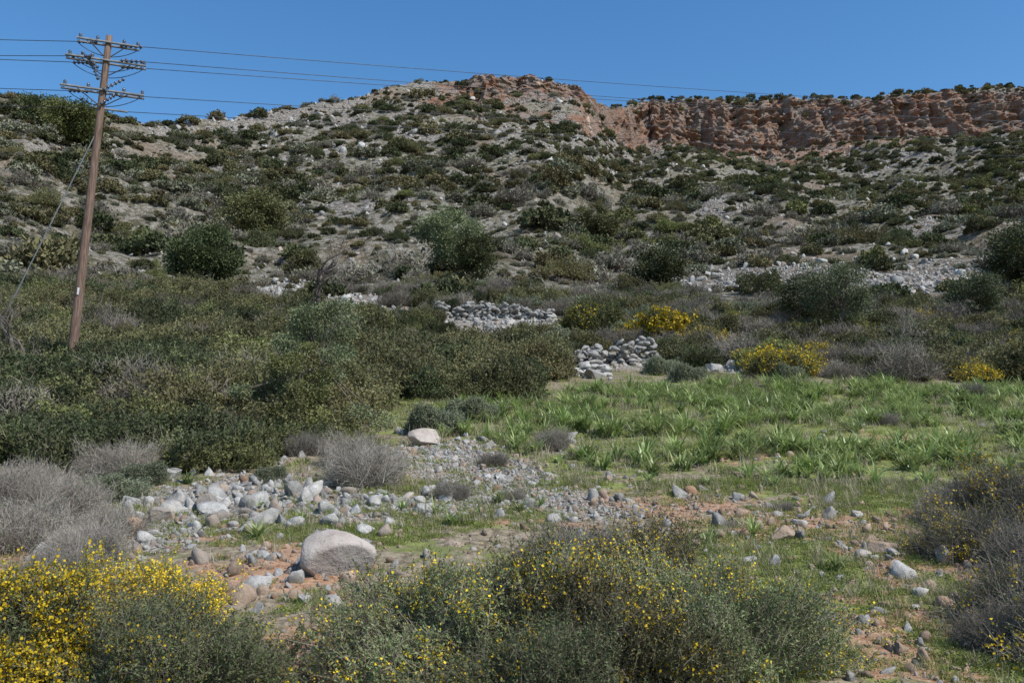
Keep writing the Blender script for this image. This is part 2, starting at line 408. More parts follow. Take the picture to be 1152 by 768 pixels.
# ------------------------------------------------------------------ TERRAIN MESH
ap = np.concatenate([np.linspace(-4, -.9, 40, endpoint=False), np.linspace(-.9, -.68, 40, endpoint=False), np.linspace(-.68, .68, 800), np.linspace(.69, .9, 40), np.linspace(.95, 4, 40)])
yn = np.concatenate([np.linspace(-40, 2, 12, endpoint=False), 2+50*np.linspace(0, 1, 330, endpoint=False)**1.7])
sf = np.concatenate([np.linspace(0, 1, 280, endpoint=False)**1.6*.88, np.linspace(.88, .912, 24, endpoint=False), np.linspace(.912, .948, 90, endpoint=False), np.linspace(.948, 1.0, 40, endpoint=False), np.linspace(1, 1.12, 12), np.linspace(1.2, 2, 8)])
A2 = ap[None, :]
Yn = np.repeat(yn[:, None], len(ap), 1)
Rr = np.interp(ap, RA, RR) + (fbm(ap*14+3, ap*0+2.2, 3)-.5)*26
Yf = 52+sf[:, None]*(Rr[None]-52)
Y = np.concatenate([Yn, Yf]); X = A2*(np.maximum(Y, 0)+8)
X = np.where(Y > 52, A2*(Y+8), X)
Z = hfun(X, Y)
a_, R_, s_ = polar(X, Y)
cl = ss(.09, .14, a_)*ss(.88, .915, s_)*(1-ss(.955, .985, s_)) + .9*(1-ss(.08, .12, a_))*ss(-.10, -.03, a_)*ss(.84, .89, s_)*(1-ss(.985, 1.0, s_))
but = np.abs(fbm(X/22, Z/70, 3)-.5)*2
but2 = np.abs(fbm(X/7+9, Z/30, 3)-.5)*2
Zq = Z+(fbm(X/30, Y*0+3.3, 3)-.5)*22
led = (fbm(Zq/3.1, X/70, 3)-.5)*8
blk = (vn(np.floor(X/3.1+vn(Zq/3, X*0))*7.7, np.floor(Zq/2.7)*3.3)-.5)*2.8
blk2 = (vn(np.floor(X/1.3)*5.1, np.floor(Zq/1.1)*2.3)-.5)*1.1
crag = -but*17-but2*8+8+(fbm(X/4, Z/3, 4)-.5)*5-led+blk+blk2
Yd = Y - crag*cl
Zd = Z + cl*(fbm(X/4, Y/4, 3)-.5)*2.5 + (cl*(fbm(X/20+3, X*0, 3)-.5)*9)*ss(.93, .95, s_)*ss(.1, .14, a_)
rows, cols = Y.shape
V = np.stack([X, Yd, Zd], -1).reshape(-1, 3)
ii = np.arange(rows*cols).reshape(rows, cols)
Q = np.stack([ii[:-1, :-1], ii[:-1, 1:], ii[1:, 1:], ii[1:, :-1]], -1).reshape(-1, 4)
me = bpy.data.meshes.new('hillside_terrain')
me.vertices.add(len(V)); me.vertices.foreach_set('co', V.astype(np.float32).ravel())
me.loops.add(len(Q)*4); me.loops.foreach_set('vertex_index', Q.astype(np.int32).ravel())
me.polygons.add(len(Q)); me.polygons.foreach_set('loop_start', (np.arange(len(Q))*4).astype(np.int32))
me.update(calc_edges=True)
smf = (cl[:-1, :-1] < .15).ravel(); me.polygons.foreach_set('use_smooth', smf)
xf, yf, af, sfv = X.ravel(), Y.ravel(), a_.ravel(), s_.ravel()
c1 = np.stack([mask(GRASS, xf, yf), mask(SOIL, xf, yf), mask(STONE, xf, yf), ss(30, 75, yf)], 1)
orange = np.maximum(np.clip(cl.ravel(), 0, 1), redmask(af, sfv)*.95)
outc = ss(.50, .62, fbm(xf/22+3, yf/22, 4))*ss(.12, .35, sfv)
for (pa, ps, da, ds) in ((.05, .62, .05, .05), (-.08, .80, .1, .08), (.1, .68, .06, .04), (.56, .7, .05, .12)):
    outc = np.maximum(outc, np.exp(-((af-pa)/da)**2-((sfv-ps)/ds)**2))
c2 = np.stack([orange, outc, np.clip(sfv, 0, 1), np.ones_like(xf)], 1)
for nm, c in (('mask1', c1), ('mask2', c2)):
    at_ = me.color_attributes.new(nm, 'FLOAT_COLOR', 'POINT'); at_.data.foreach_set('color', c.astype(np.float32).ravel())
terrain = obj('hillside_terrain', me)

m, nt = newmat('hillside_ground')
pos = N(nt, 'ShaderNodeNewGeometry'); P_ = pos.outputs['Position']
a1 = N(nt, 'ShaderNodeAttribute', attribute_name='mask1'); s1 = N(nt, 'ShaderNodeSeparateColor', {0: a1.outputs['Color']}); far = a1.outputs['Alpha']
a2 = N(nt, 'ShaderNodeAttribute', attribute_name='mask2'); s2 = N(nt, 'ShaderNodeSeparateColor', {0: a2.outputs['Color']})
nS = noise(nt, P_, 9, 4, .7); nM = noise(nt, P_, 1.6, 5, .65); nL = noise(nt, P_, .22, 3, .6); nX = noise(nt, P_, 40, 2, .7); nF = noise(nt, P_, .55, 6, .75); nV = noise(nt, P_, .045, 3, .6)
litter = mixc(nt, mapr(nt, nS, .35, .65), (.13, .105, .07), (.31, .26, .185))
litter = mixc(nt, mapr(nt, nM, .5, .62), litter, (.15, .165, .06))
fg = mixc(nt, mapr(nt, nF, .42, .57), (.115, .105, .07), (.33, .30, .25))
fg = mixc(nt, mapr(nt, nL, .47, .64, 0, .5), fg, (.145, .135, .08))
fg = mixc(nt, mapr(nt, nV, .52, .64, 0, .5), fg, (.27, .185, .13))
fg = mixc(nt, mapr(nt, nM, .55, .65, 0, .8), fg, (.45, .42, .38))
fg = mixc(nt, mapr(nt, nM, .44, .38, 0, .75), fg, (.09, .085, .05))
fg = mixc(nt, mapr(nt, math_(nt, 'ADD', s2.outputs[1], math_(nt, 'MULTIPLY', nF, .6)), .75, 1.0, 0, .85), fg,
          mixc(nt, mapr(nt, nM, .4, .62), (.16, .14, .125), (.41, .375, .33)))
col = mixc(nt, far, litter, fg)
grassc = mixc(nt, mapr(nt, nS, .35, .65), (.11, .14, .035), (.23, .255, .08))
grassc = mixc(nt, mapr(nt, nX, .5, .65, 0, .6), grassc, (.31, .27, .17))
gm = mapr(nt, math_(nt, 'ADD', s1.outputs[0], math_(nt, 'MULTIPLY', math_(nt, 'SUBTRACT', nM, .5), 2.6)), .45, .65)
col = mixc(nt, gm, col, grassc)
soil = mixc(nt, mapr(nt, nS, .35, .65), (.23, .12, .07), (.39, .24, .15))
soil = mixc(nt, mapr(nt, nX, .52, .65, 0, .7), soil, (.44, .36, .28))
sm = mapr(nt, math_(nt, 'ADD', s1.outputs[1], math_(nt, 'MULTIPLY', math_(nt, 'SUBTRACT', nM, .5), 2.4)), .46, .62)
col = mixc(nt, sm, col, soil)
vo = N(nt, 'ShaderNodeTexVoronoi', {'Vector': P_, 'Scale': mapr(nt, far, 0, 1, 22, 3.5, False)})
vcol = N(nt, 'ShaderNodeSeparateColor', {0: vo.outputs['Color']}).outputs[0]
stone = mixc(nt, vcol, (.28, .26, .23), (.47, .44, .40))
stone = mixc(nt, mapr(nt, vo.outputs['Distance'], .35, .62), stone, (.16, .13, .10))
pm = mapr(nt, math_(nt, 'ADD', s1.outputs[2], math_(nt, 'MULTIPLY', math_(nt, 'SUBTRACT', nM, .5), 1.1)), .35, .5)
col = mixc(nt, pm, col, stone)
mp = N(nt, 'ShaderNodeMapping', {'Vector': P_, 'Scale': (.05, .05, .22)}).outputs[0]
st1 = N(nt, 'ShaderNodeTexNoise', {'Vector': mp, 'Scale': 1., 'Detail': 8, 'Roughness': .75, 'Distortion': .6}).outputs[0]
mp2 = N(nt, 'ShaderNodeMapping', {'Vector': P_, 'Scale': (.16, .16, .06)}).outputs[0]
st2 = noise(nt, mp2, 1.0, 5, .7)
rk = N(nt, 'ShaderNodeValToRGB', {0: st1}); e = rk.color_ramp.elements
e[0].position = .34; e[0].color = (.13, .085, .065, 1); e[1].position = .68; e[1].color = (.40, .345, .29, 1)
for p_, c_ in ((.42, (.38, .185, .11, 1)), (.48, (.30, .21, .16, 1)), (.53, (.43, .225, .14, 1)), (.58, (.27, .21, .175, 1)), (.62, (.40, .28, .205, 1))):
    q = e.new(p_); q.color = c_
rock = mixc(nt, mapr(nt, st2, .46, .56, 0, .75), rk.outputs[0], (.32, .285, .25))
rock = mixc(nt, mapr(nt, st2, .35, .42, .65, 0), rock, (.085, .065, .055))
rock = mixc(nt, mapr(nt, nF, .56, .64, 0, .85), rock, (.09, .09, .055))
om = mapr(nt, math_(nt, 'ADD', s2.outputs[0], math_(nt, 'MULTIPLY', math_(nt, 'SUBTRACT', nL, .5), 1.4)), .33, .48)
col = mixc(nt, om, col, rock)
hgt = math_(nt, 'ADD', math_(nt, 'MULTIPLY', nS, .5), math_(nt, 'MULTIPLY', vo.outputs['Distance'], math_(nt, 'MULTIPLY', pm, -.8)))
b1 = N(nt, 'ShaderNodeBump', {'Strength': .7, 'Distance': .06, 'Height': hgt}).outputs[0]
b2 = N(nt, 'ShaderNodeBump', {'Strength': mapr(nt, far, 0, 1, 0, .9, False), 'Distance': 1.8, 'Height': math_(nt, 'ADD', nF, math_(nt, 'MULTIPLY', st1, math_(nt, 'MULTIPLY', om, 2.5))), 'Normal': b1}).outputs[0]
b = N(nt, 'ShaderNodeBsdfDiffuse', {'Color': col, 'Normal': b2})
N(nt, 'ShaderNodeOutputMaterial', {0: b.outputs[0]})
me.materials.append(m)

# ------------------------------------------------------------------ FAR / MID SCRUB prototypes
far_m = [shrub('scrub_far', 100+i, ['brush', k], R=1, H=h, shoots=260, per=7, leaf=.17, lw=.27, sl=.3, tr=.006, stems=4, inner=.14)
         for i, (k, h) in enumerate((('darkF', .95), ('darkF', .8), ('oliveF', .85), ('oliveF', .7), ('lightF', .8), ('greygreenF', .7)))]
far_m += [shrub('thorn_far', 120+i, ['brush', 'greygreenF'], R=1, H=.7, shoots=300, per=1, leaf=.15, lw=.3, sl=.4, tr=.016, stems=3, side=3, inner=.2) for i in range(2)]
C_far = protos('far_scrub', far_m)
mid_m = [shrub('scrub_mid', 200+i, ['twig', k], R=1, H=h, shoots=1500, per=9, leaf=.055, lw=.27, sl=.2, tr=.004, stems=20, inner=.12, lobes=16, sharp=16, amp_=(.15, .68), b0=.56)
         for i, (k, h) in enumerate((('olive', .8), ('olive', .72), ('olive', .85), ('dark', .8), ('dark', .9), ('light', .75), ('greygreen', .7)))]
mid_m += [shrub('thorn_mid', 220+i, ['brush', 'greygreenF'], R=1, H=.75, shoots=1500, per=2, leaf=.035, lw=.3, sl=.4, tr=.006, stems=20, side=4, inner=.28, lobes=12) for i in range(2)]
mid_m += [shrub('broom_mid', 230, ['twig', 'light', 'yellow'], R=1, H=.75, shoots=1500, per=8, leaf=.045, lw=.25, sl=.25, tr=.004, flower=.6, fs=.045, fthr=.46, fper=5)]
C_mid = protos('mid_scrub', mid_m)

def pf(x, y, a):
    aa, R, s = polar(x, y)
    d = fbm(x/16+50, y/22, 3)
    p = ss(.36, .58, d)*.74+.26
    p = p*(1-.9*np.clip(mask(STONE, x, y)*1.2, 0, 1))*(s < 1.02)
    p = p*(1-.3*ss(.55, .9, s))*(1-.7*redmask(aa, s))
    w = ss(.09, .14, aa)*ss(.905, .92, s)*(1-ss(.95, .96, s))
    return p*(1-.6*w)
x, y = fan(33000, -.72, .72, 56, 560, pf, 1.7)
n = len(x); aa, R, s = polar(x, y)
sz = np.exp(rng.normal(.07, .52, n))*(.75+.3*ss(60, 160, y))
k = rng.random(n)
idx = np.where(k < .24, 0, np.where(k < .42, 1, np.where(k < .66, 2, np.where(k < .82, 3, np.where(k < .86, 4, 5)))))
gr = (rng.random(n) < .32*(1-ss(.15, .5, s))+.14)
idx = np.where(gr, 6+rng.integers(0, 2, n), idx)
lt = (fbm(x/30+9, y/30, 2) > .56) & (aa > .1) & (rng.random(n) < .4)
idx = np.where(lt, 4, idx)
w = ss(.09, .14, aa)*ss(.905, .92, s)
scatter('hillside_scrub', C_far, P3(x, y, -.05)-np.stack([0*x, 3*w, 0*x], 1), rz(n), s3(np.clip(sz, .4, 3.6)), idx)
x, y = fan(26000, -.72, .72, 56, 500, lambda x, y, a: (.35+.5*(fbm(x/8, y/8, 2) > .5))*(polar(x, y)[2] < 1)*(1-.8*np.clip(mask(STONE, x, y), 0, 1)), 1.5)
n = len(x); idx = rng.choice([2, 3, 5, 5, 6, 7, 6], n)
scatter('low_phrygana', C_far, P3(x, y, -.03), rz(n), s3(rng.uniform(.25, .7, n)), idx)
x, y = fan(520, -.72, .72, 62, 420, lambda x, y, a: (polar(x, y)[2] < .88)*(1-np.clip(mask(STONE, x, y)*1.5, 0, 1)), 1.45)
n = len(x); scatter('hillside_large_shrubs', C_mid, P3(x, y, -.1), rz(n), s3(np.clip(np.exp(rng.normal(.75, .3, n)), 1.4, 3.6)*(1+.25*ss(100, 300, y))), rng.choice([3, 4, 4, 3, 0, 2, 5], n))

def pl(x, y, a):
    right = np.interp(y, [14, 17, 20, 26, 36, 45, 60], [-.36, -.27, -.2, -.17, -.13, -.16, -.16])
    cut = (a > -.34) & (y > np.interp(a, [-.34, -.28, -.15], [58, 50, 45]))
    return (a < right)*(~cut)*(1-.97*ss(.15, .5, mask(STONE, x, y)))
x, y = fan(1500, -.78, -.1, 15.8, 60, pl, 1.7)
n = len(x); k = rng.random(n)
pn = fbm(x/6, y/6, 2)
idx = np.where(pn > .6, 3+rng.integers(0, 2, n), rng.integers(0, 3, n)); idx = np.where(k < .11, 5, idx); idx = np.where(k > .91, 7+rng.integers(0, 2, n), idx)
sz = rng.uniform(.8, 1.6, n)*np.interp(y, [16, 22, 60], [.75, 1.05, 1.3])
scatter('hillside_shrubbery', C_mid, P3(x, y, -.05), rz(n), s3(sz), idx)
x, y = fan(100, -.19, .045, 26.5, 37.5, lambda x, y, a: (a < np.interp(y, [26, 30, 37], [-.02, .03, .05])).astype(float), 2)
n = len(x); scatter('mastic_thicket', C_mid, P3(x, y, -.05), rz(n), s3(rng.uniform(1.0, 1.75, n), 1.1), rng.choice([0, 1, 2, 3, 2], n))
def pr(x, y, a):
    st = np.clip(mask(STONE, x, y), 0, 1)
    lo = np.interp(a, [-.2, .05, .15, .3, .62], [42, 36, 35, 31, 30])
    hi = np.interp(a, [.18, .24], [64, 52])
    return (y > lo)*(y < hi)*(1-.97*ss(.15, .5, st))
x, y = fan(1000, -.2, .78, 30, 64, pr, 2)
n = len(x); k = rng.random(n)
idx = np.where(k < .36, 7+rng.integers(0, 2, n), np.where(k < .45, 6, np.where(k < .74, rng.integers(0, 3, n), np.where(k < .9, 3+rng.integers(0, 2, n), 5))))
idx = np.where((rng.random(n) < .07) & (y < 48) & (x > 9), 9, idx)
scatter('midslope_brush', C_mid, P3(x, y, -.05), rz(n), s3(rng.uniform(.65, 1.6, n)), idx)
# ------------------------------------------------------------------ rocks scatter
rk2 = []
for i in range(7):
    v, f = rockgeo(300+i, 2, (1, [.6, .9, .75, .8, .65, .95, .7][i], [.5, .7, .45, .6, .75, .5, .6][i])); rk2.append(trimesh('limestone_rock', v, f, ['rock']))
for i in range(3):
    v, f = rockgeo(330+i, 2, (1, .8, .5)); rk2.append(trimesh('red_rock', v, f, ['soilrock']))
C_rock = protos('loose_rock', rk2)
x, y = fan(30000, -.72, .72, 55, 540, lambda x, y, a: (ss(.47, .60, fbm(x/22+3, y/22, 4))*.9+.18)*(polar(x, y)[2] < 1.01), 1.6)
n = len(x); aa, R, s = polar(x, y); rd = redmask(aa, s) > .4
scatter('limestone_outcrops', C_rock, P3(x, y, -.05), rall(n), s3(np.clip(np.exp(rng.normal(-.72, .52, n)), .15, 1.1+ss(120, 250, y))*(.7+.5*ss(100, 300, y))), np.where(rd, rng.integers(7, 10, n), rng.integers(0, 7, n)))
def pst(x, y, a): return np.clip(mask(STONE, x, y)-.25, 0, 1)
x, y = fan(90000, -.4, .62, 30, 175, lambda x, y, a: pst(x, y, a)*.6, 1.6)
n = len(x); scatter('scree_stones', C_rock, P3(x, y, .0), rall(n), s3(np.exp(rng.normal(-1.6, .4, n))), rng.integers(0, 7, n))
x, y = fan(90000, -.45, .6, 7, 22, lambda x, y, a: pst(x, y, a), 2)
n = len(x); scatter('gravel', C_rock, P3(x, y, 0), rall(n), s3(np.exp(rng.normal(-3.2, .45, n))), rng.integers(0, 8, n))
x, y = fan(28000, -.7, .75, 5, 17, lambda x, y, a: np.clip(mask(SOIL, x, y), 0, 1)*.8+.12, 1.8)
n = len(x); scatter('reddish_gravel', C_rock, P3(x, y, 0), rall(n), s3(np.exp(rng.normal(-3.55, .55, n))), rng.choice([0, 3, 7, 8, 9, 7, 8], n))
x, y = fan(5200, -.55, .65, 6.5, 21, lambda x, y, a: np.clip(mask(STONE+SOIL, x, y), 0, 1)*.42+.08, 2)
n = len(x); scatter('field_stones', C_rock, P3(x, y, .01), rall(n), s3(np.clip(np.exp(rng.normal(-2.7, .5, n)), .035, .2)), np.where(x > 1.5, rng.choice([0, 3, 7, 8, 9, 5], n), rng.choice([0, 1, 2, 3, 4, 5, 6, 7, 6], n)))
x = rng.normal(-3.8, 1.3, 260); y = rng.normal(13.0, 1.4, 260)
scatter('rock_pile', C_rock, P3(x, y, .02), rall(260), s3(np.clip(np.exp(rng.normal(-2.25, .5, 260)), .05, .32)), rng.integers(0, 7, 260))

def boulder(name, seed, a, y, size, rot=0, mk='rock', sink=.25, cuts=10, lo=.35, hi=.75):
    v, f = rockgeo(seed, 4, size, cuts, .03, lo, hi)
    p = at(a, y); o = obj(name, trimesh(name, v, f, [mk]), (p[0], p[1], p[2]+size[2]*(1-sink)*.6), rot)
boulder('large_boulder', 433, -.195, 9.3, (.46, .38, .33), .2, 'bigrock', .55, 12, .5, .82)
boulder('boulder', 402, -.097, 18.8, (.46, .3, .25), .3, 'bigrock')
boulder('boulder', 403, -.19, 15.5, (.26, .2, .2), 1)
boulder('boulder', 404, -.335, 12.6, (.26, .2, .17), 2)
boulder('boulder', 405, -.39, 11.6, (.22, .15, .16), 2)
boulder('boulder', 406, -.38, 15, (.24, .2, .2), .5)
boulder('boulder', 407, .095, 32, (.46, .35, .3), .5)
boulder('boulder', 408, .30, 10.6, (.16, .13, .13), .5, 'soilrock')
boulder('boulder', 409, .475, 9.6, (.18, .12, .13), .9, 'rock')
boulder('boulder', 410, .345, 7.6, (.12, .07, .05), .2, 'rock')
boulder('boulder', 411, .41, 10.2, (.22, .13, .1), .2, 'soilrock')
boulder('boulder', 412, -.10, 12.2, (.24, .16, .13), .2, 'rock')
boulder('boulder', 413, -.15, 12.8, (.17, .14, .12), .9, 'rock')
boulder('boulder', 414, -.225, 8.2, (.12, .1, .08), .9, 'rock')
boulder('boulder', 415, .23, 33.5, (.5, .3, .35), .3, 'rock')

def wall(name, pts, h, seed, st=.28):
    r = np.random.default_rng(seed); Vs = []; Fs = []; c = 0
    pts = np.array(pts, float)
    for i in range(len(pts)-1):
        p, q = pts[i], pts[i+1]; L = np.linalg.norm(q-p); k = int(L/(st*.8))
        nrm = np.array([-(q-p)[1], (q-p)[0]])/L
        for j in range(k):
            t = (j+.5)/k; hh = h*(.4+.8*fbm(np.array(j*.25+i*7.), np.array(seed*1.3), 2))
            for l in range(max(1, int(hh/(st*.5)))):
                for s in (-.2, .2):
                    if r.random() < .12: continue
                    q_ = r.uniform(.7, 1.35)
                    v, f = rockgeo(int(r.integers(0, 99999)), 2, (st*.75*q_, st*.55*q_, st*.42*q_), 8)
                    an = r.uniform(-.5, .5)+math.atan2((q-p)[1], (q-p)[0]); ca, sa = math.cos(an), math.sin(an)
                    v = np.stack([v[:, 0]*ca-v[:, 1]*sa, v[:, 0]*sa+v[:, 1]*ca, v[:, 2]+v[:, 0]*r.normal(0, .3)], 1)
                    pp = p+(q-p)*(t+r.uniform(-.5, .5)/k)+nrm*(s+r.normal(0, .1))
                    z = float(hfun(pp[0], pp[1]))+st*.2+l*st*.5+r.normal(0, .03)
                    Vs.append(v+np.array([pp[0], pp[1], z])); Fs.append(f+c); c += len(v)
    for j in range(int(40*h)):
        t = r.random()*(len(pts)-1); i = int(t); pp = pts[i]+(pts[i+1]-pts[i])*(t-i)+np.array([r.normal(0, .3), -abs(r.normal(0, .7))])
        v, f = rockgeo(int(r.integers(0, 99999)), 2, np.array([st*.7, st*.5, st*.4])*r.uniform(.5, 1.2), 8)
        Vs.append(v+np.array([pp[0], pp[1], float(hfun(pp[0], pp[1]))+.05])); Fs.append(f+c); c += len(v)
    obj(name, trimesh(name, np.concatenate(Vs), np.concatenate(Fs), ['rock']))
wall('dry_stone_wall', [(-4.2, 49.5), (-1, 49), (2.2, 48)], 1.1, 1)
wall('dry_stone_wall', [(-1.2, 44), (.4, 43), (1.8, 42)], .6, 2)
wall('dry_stone_wall', [(2.1, 34.5), (3.6, 35.2), (5.8, 35.8)], .9, 3)
wall('dry_stone_wall', [(2.3, 32.8), (3.6, 33)], .5, 4, .24)

# ------------------------------------------------------------------ grasses, asphodels
def aspho(seed, n=28, L=.5):
    r = np.random.default_rng(seed); g = Geo()
    g.ribbons(np.concatenate([r.normal(0, .03, (n, 2)), np.zeros((n, 1))], 1), r.uniform(0, 6.28, n), r.uniform(.6, 1.5, n), r.uniform(-1.0, .8, n), L*r.uniform(.5, 1.2, n), r.uniform(.014, .026, n), 6, 0, r.random(n))
    return g.mesh('asphodel', ['aspho'])
C_asp = protos('asphodel_clump', [aspho(500+i) for i in range(5)])
def pa_(x, y, a):
    gmk = np.clip(mask([(8.5, 22, 9.5, 6.5, 1.3), (3, 17.5, 3.5, 3, 1)], x, y), 0, 1)
    return ss(.2, .6, gmk)*(.08+.92*ss(.46, .56, fbm(x/1.1, y/1.1, 3)))*(y < np.interp(a, [0, .15, .3, .65], [27, 30, 30, 29]))*(1-np.clip(mask(STONE, x, y)*1.5, 0, 1))*(y > np.interp(a, [0, .1, .3, .6], [18, 15, 14, 15]))
x, y = fan(2900, -.08, .72, 13.5, 30.5, pa_, 2)
n = len(x); scatter('asphodel_field', C_asp, P3(x, y), rz(n), s3(rng.uniform(.55, 1.3, n)), rng.integers(0, 5, n))
ex = [(-2.7, 11.6), (-3.5, 12.6), (-.75, 11.3), (-1.0, 12), (.1, 12.3), (-1.9, 13.5), (-3.0, 10.7), (-5.2, 14.4), (3.3, 9.3), (2.3, 10.6), (-.2, 12.9), (-1.5, 12.4), (2.9, 10.9), (.4, 12.8), (-.45, 11.8), (-2.2, 12.6)]
x = np.array([e_[0] for e_ in ex]); y = np.array([e_[1] for e_ in ex]); n = len(x)
scatter('asphodel_plants', C_asp, P3(x, y), rz(n), s3(rng.uniform(.4, .75, n)), rng.integers(0, 5, n))
def tuft(seed, mk, n=34, L=.13, W=.0022, spread=.06):
    r = np.random.default_rng(seed); g = Geo()
    g.ribbons(np.concatenate([r.normal(0, spread, (n, 2)), np.zeros((n, 1))], 1), r.uniform(0, 6.28, n), r.uniform(.9, 1.55, n), r.uniform(.0, 1.2, n), L*r.uniform(.4, 1.3, n), W*r.uniform(.7, 1.4, n), 3, 0, r.random(n))
    return g.mesh('tuft', [mk])
def herb(seed, n=60):
    r = np.random.default_rng(seed); g = Geo()
    P = np.concatenate([r.normal(0, .08, (n, 2)), np.abs(r.normal(0, .02, (n, 1)))], 1)
    g.leaves(P, r.normal(0, 1, (n, 3))*np.array([1, 1, .5])+np.array([0, 0, .4]), r.uniform(.02, .05, n), .009, 0, r.random(n), r)
    return g.mesh('herb', ['grass'])
C_gr = protos('grass_tuft', [tuft(600, 'grass'), tuft(601, 'grass', 40, .1), tuft(602, 'dry', 26, .22, .0018), herb(603), herb(604), tuft(605, 'dry', 30, .15, .0018)])
def pg(x, y, a):
    return np.clip(ss(.15, .6, mask(GRASS, x, y)+(fbm(x/.9, y/.9, 3)-.5)*1.7)*(1-np.clip(mask(SOIL, x, y), 0, 1)*.85)*(1-np.clip(mask(STONE, x, y), 0, 1)*.75), .05, 1)
x, y = fan(30000, -.7, .72, 5, 15, pg, 2)
n = len(x); scatter('grass', C_gr, P3(x, y), rz(n), s3(rng.uniform(.3, .85, n)), rng.choice([0, 1, 1, 3, 3, 4, 4, 2, 3], n))
x, y = fan(14000, -.3, .72, 14, 36, pg, 2)
n = len(x); scatter('field_grass', C_gr, P3(x, y), rz(n), s3(rng.uniform(.6, 1.4, n)), rng.choice([0, 1, 3, 3, 4, 2, 5, 5], n))

# ------------------------------------------------------------------ FOREGROUND SHRUBS (individual)
def put(name, me, a, y, rot=0, s=1, dz=-.04):
    p = at(a, y); return obj(name, me, tuple(p+np.array([0, 0, dz])), rot, s)
fk = dict(leaf=.026, lw=.2, sl=.22, tr=.0024, stems=60, side=2, inner=.14, sharp=22, amp_=(.15, .72), b0=.5, strays=.16)
b1_ = shrub('broom_a', 1, ['twig', 'bluegreen', 'yellow'], R=.98, H=.9, shoots=4800, per=13, flower=.95, fs=.022, fthr=.32, fper=9, lobes=28, **fk)
b2_ = shrub('broom_b', 2, ['twig', 'bluegreen', 'yellow'], R=.95, H=.8, shoots=4600, per=14, flower=.25, fs=.02, fthr=.5, fper=4, lobes=24, **fk)
b3_ = shrub('broom_c', 3, ['twig', 'bluegreen', 'yellow'], R=1.1, H=1.0, shoots=5600, per=13, flower=.4, fs=.02, fthr=.45, fper=5, lobes=30, **fk)
b4_ = shrub('broom_d', 4, ['twig', 'olive', 'yellow'], R=1.05, H=.93, shoots=5200, per=12, flower=.42, fs=.02, fthr=.43, fper=5, lobes=28, **fk)
put('thorny_broom_shrub', b1_, -.545, 6.3, .3)
put('thorny_broom_shrub', b1_, -.41, 6.9, 2.3, .8)
put('thorny_broom_shrub', b2_, -.36, 5.9, 1.3, .88)
put('thorny_broom_shrub', b3_, -.05, 6.6, .3, 1)
put('thorny_broom_shrub', b4_, .09, 6.5, 1.1, 1)
put('thorny_broom_shrub', b3_, .21, 6.7, 3.1, .92)
put('thorny_broom_shrub', b4_, .12, 7.9, 4.1, .95)
put('thorny_broom_shrub', b2_, .02, 5.7, 4.1, .8)
gk = dict(per=4, leaf=.018, lw=.3, tr=.0026, stems=60, side=4, inner=.34, lobes=16, sharp=16)
g1 = shrub('grey_a', 11, ['greytwig', 'greygreen'], R=.75, H=.62, shoots=2600, sl=.3, **gk)
g2 = shrub('grey_b', 12, ['greytwig', 'greygreen'], R=.8, H=.70, shoots=2700, sl=.36, **gk)
g3 = shrub('grey_c', 13, ['brush', 'bluegreen', 'yellow'], R=.8, H=.72, shoots=3200, sl=.32, flower=.5, fs=.024, fthr=.52, **{**gk, 'per': 6})
for (a, y, r_, s_g, me_) in [(-.545, 10.4, 0, 1, g1), (-.50, 11.6, 1, .95, g2), (-.44, 10.9, 2, .7, g1), (-.49, 8.9, 3, .62, g1), (-.465, 9.7, 4, .7, g2), (-.59, 11.5, 4, 1.1, g2), (-.53, 13.4, 2, 1, g1),
                        (-.165, 14.6, 1, 1.1, g2), (-.175, 16.2, 2.5, 1.1, g1), (-.065, 13.6, 3, .5, g1), (.045, 18.4, 3, .7, g2), (.085, 8.6, .4, 1.05, g2), (.05, 8.9, 1.4, .85, g1),
                        (.5, 9.9, .8, .9, g3), (.56, 11.2, 2, 1.25, g3), (.585, 9.2, 4, .9, g2), (.57, 7.6, 5, .95, g3), (.53, 7.0, .5, .6, g1), (.62, 6.8, 3, 1, g3), (.5, 11.8, 2.5, .9, g2),
                        (-.37, 16.0, 1.7, 1, g1), (-.44, 15.2, 1.7, 1, g2), (-.23, 17.5, 1.9, .8, g1), (.24, 11.5, 2, .22, g1), (.3, 12.6, 2, .25, g2), (.52, 26, 2, .8, g1), (.33, 28.5, 2, .6, g1), (.0, 13.2, 2, .35, g2), (-.02, 16.5, 2, .45, g2), (.1, 22, 1, .5, g1), (.42, 21, 1, .5, g2)]:
    put('grey_thorn_bush', me_, a, y, r_, s_g)
ph = shrub('phlomis', 21, ['twig', 'greygreen'], R=.85, H=.72, shoots=2600, per=14, leaf=.045, lw=.2, sl=.16, tr=.003, stems=30, inner=.12, lobes=8)
for (a, y, r_, s_g) in [(-.085, 20.6, 0, 1), (-.045, 22.4, 1, .9), (-.44, 13.4, 1, .62), (.31, 30.5, 0, .8), (.2, 31, 0, 1), (-.27, 14.8, 2, .45), (.17, 33, 0, 1), (-.41, 14.4, 2, .6)]:
    put('sage_bush', ph, a, y, r_, s_g)
br = shrub('broom_big', 31, ['twig', 'light', 'yellow'], R=1, H=.8, shoots=2400, per=9, leaf=.05, lw=.24, sl=.22, tr=.004, flower=.9, fs=.055, fthr=.38, fper=7, lobes=12)
br2 = shrub('broom_big2', 32, ['twig', 'light', 'yellow'], R=1, H=.8, shoots=2600, per=11, leaf=.05, lw=.24, sl=.22, tr=.004, flower=.35, fs=.045, fthr=.52, fper=3, lobes=12)
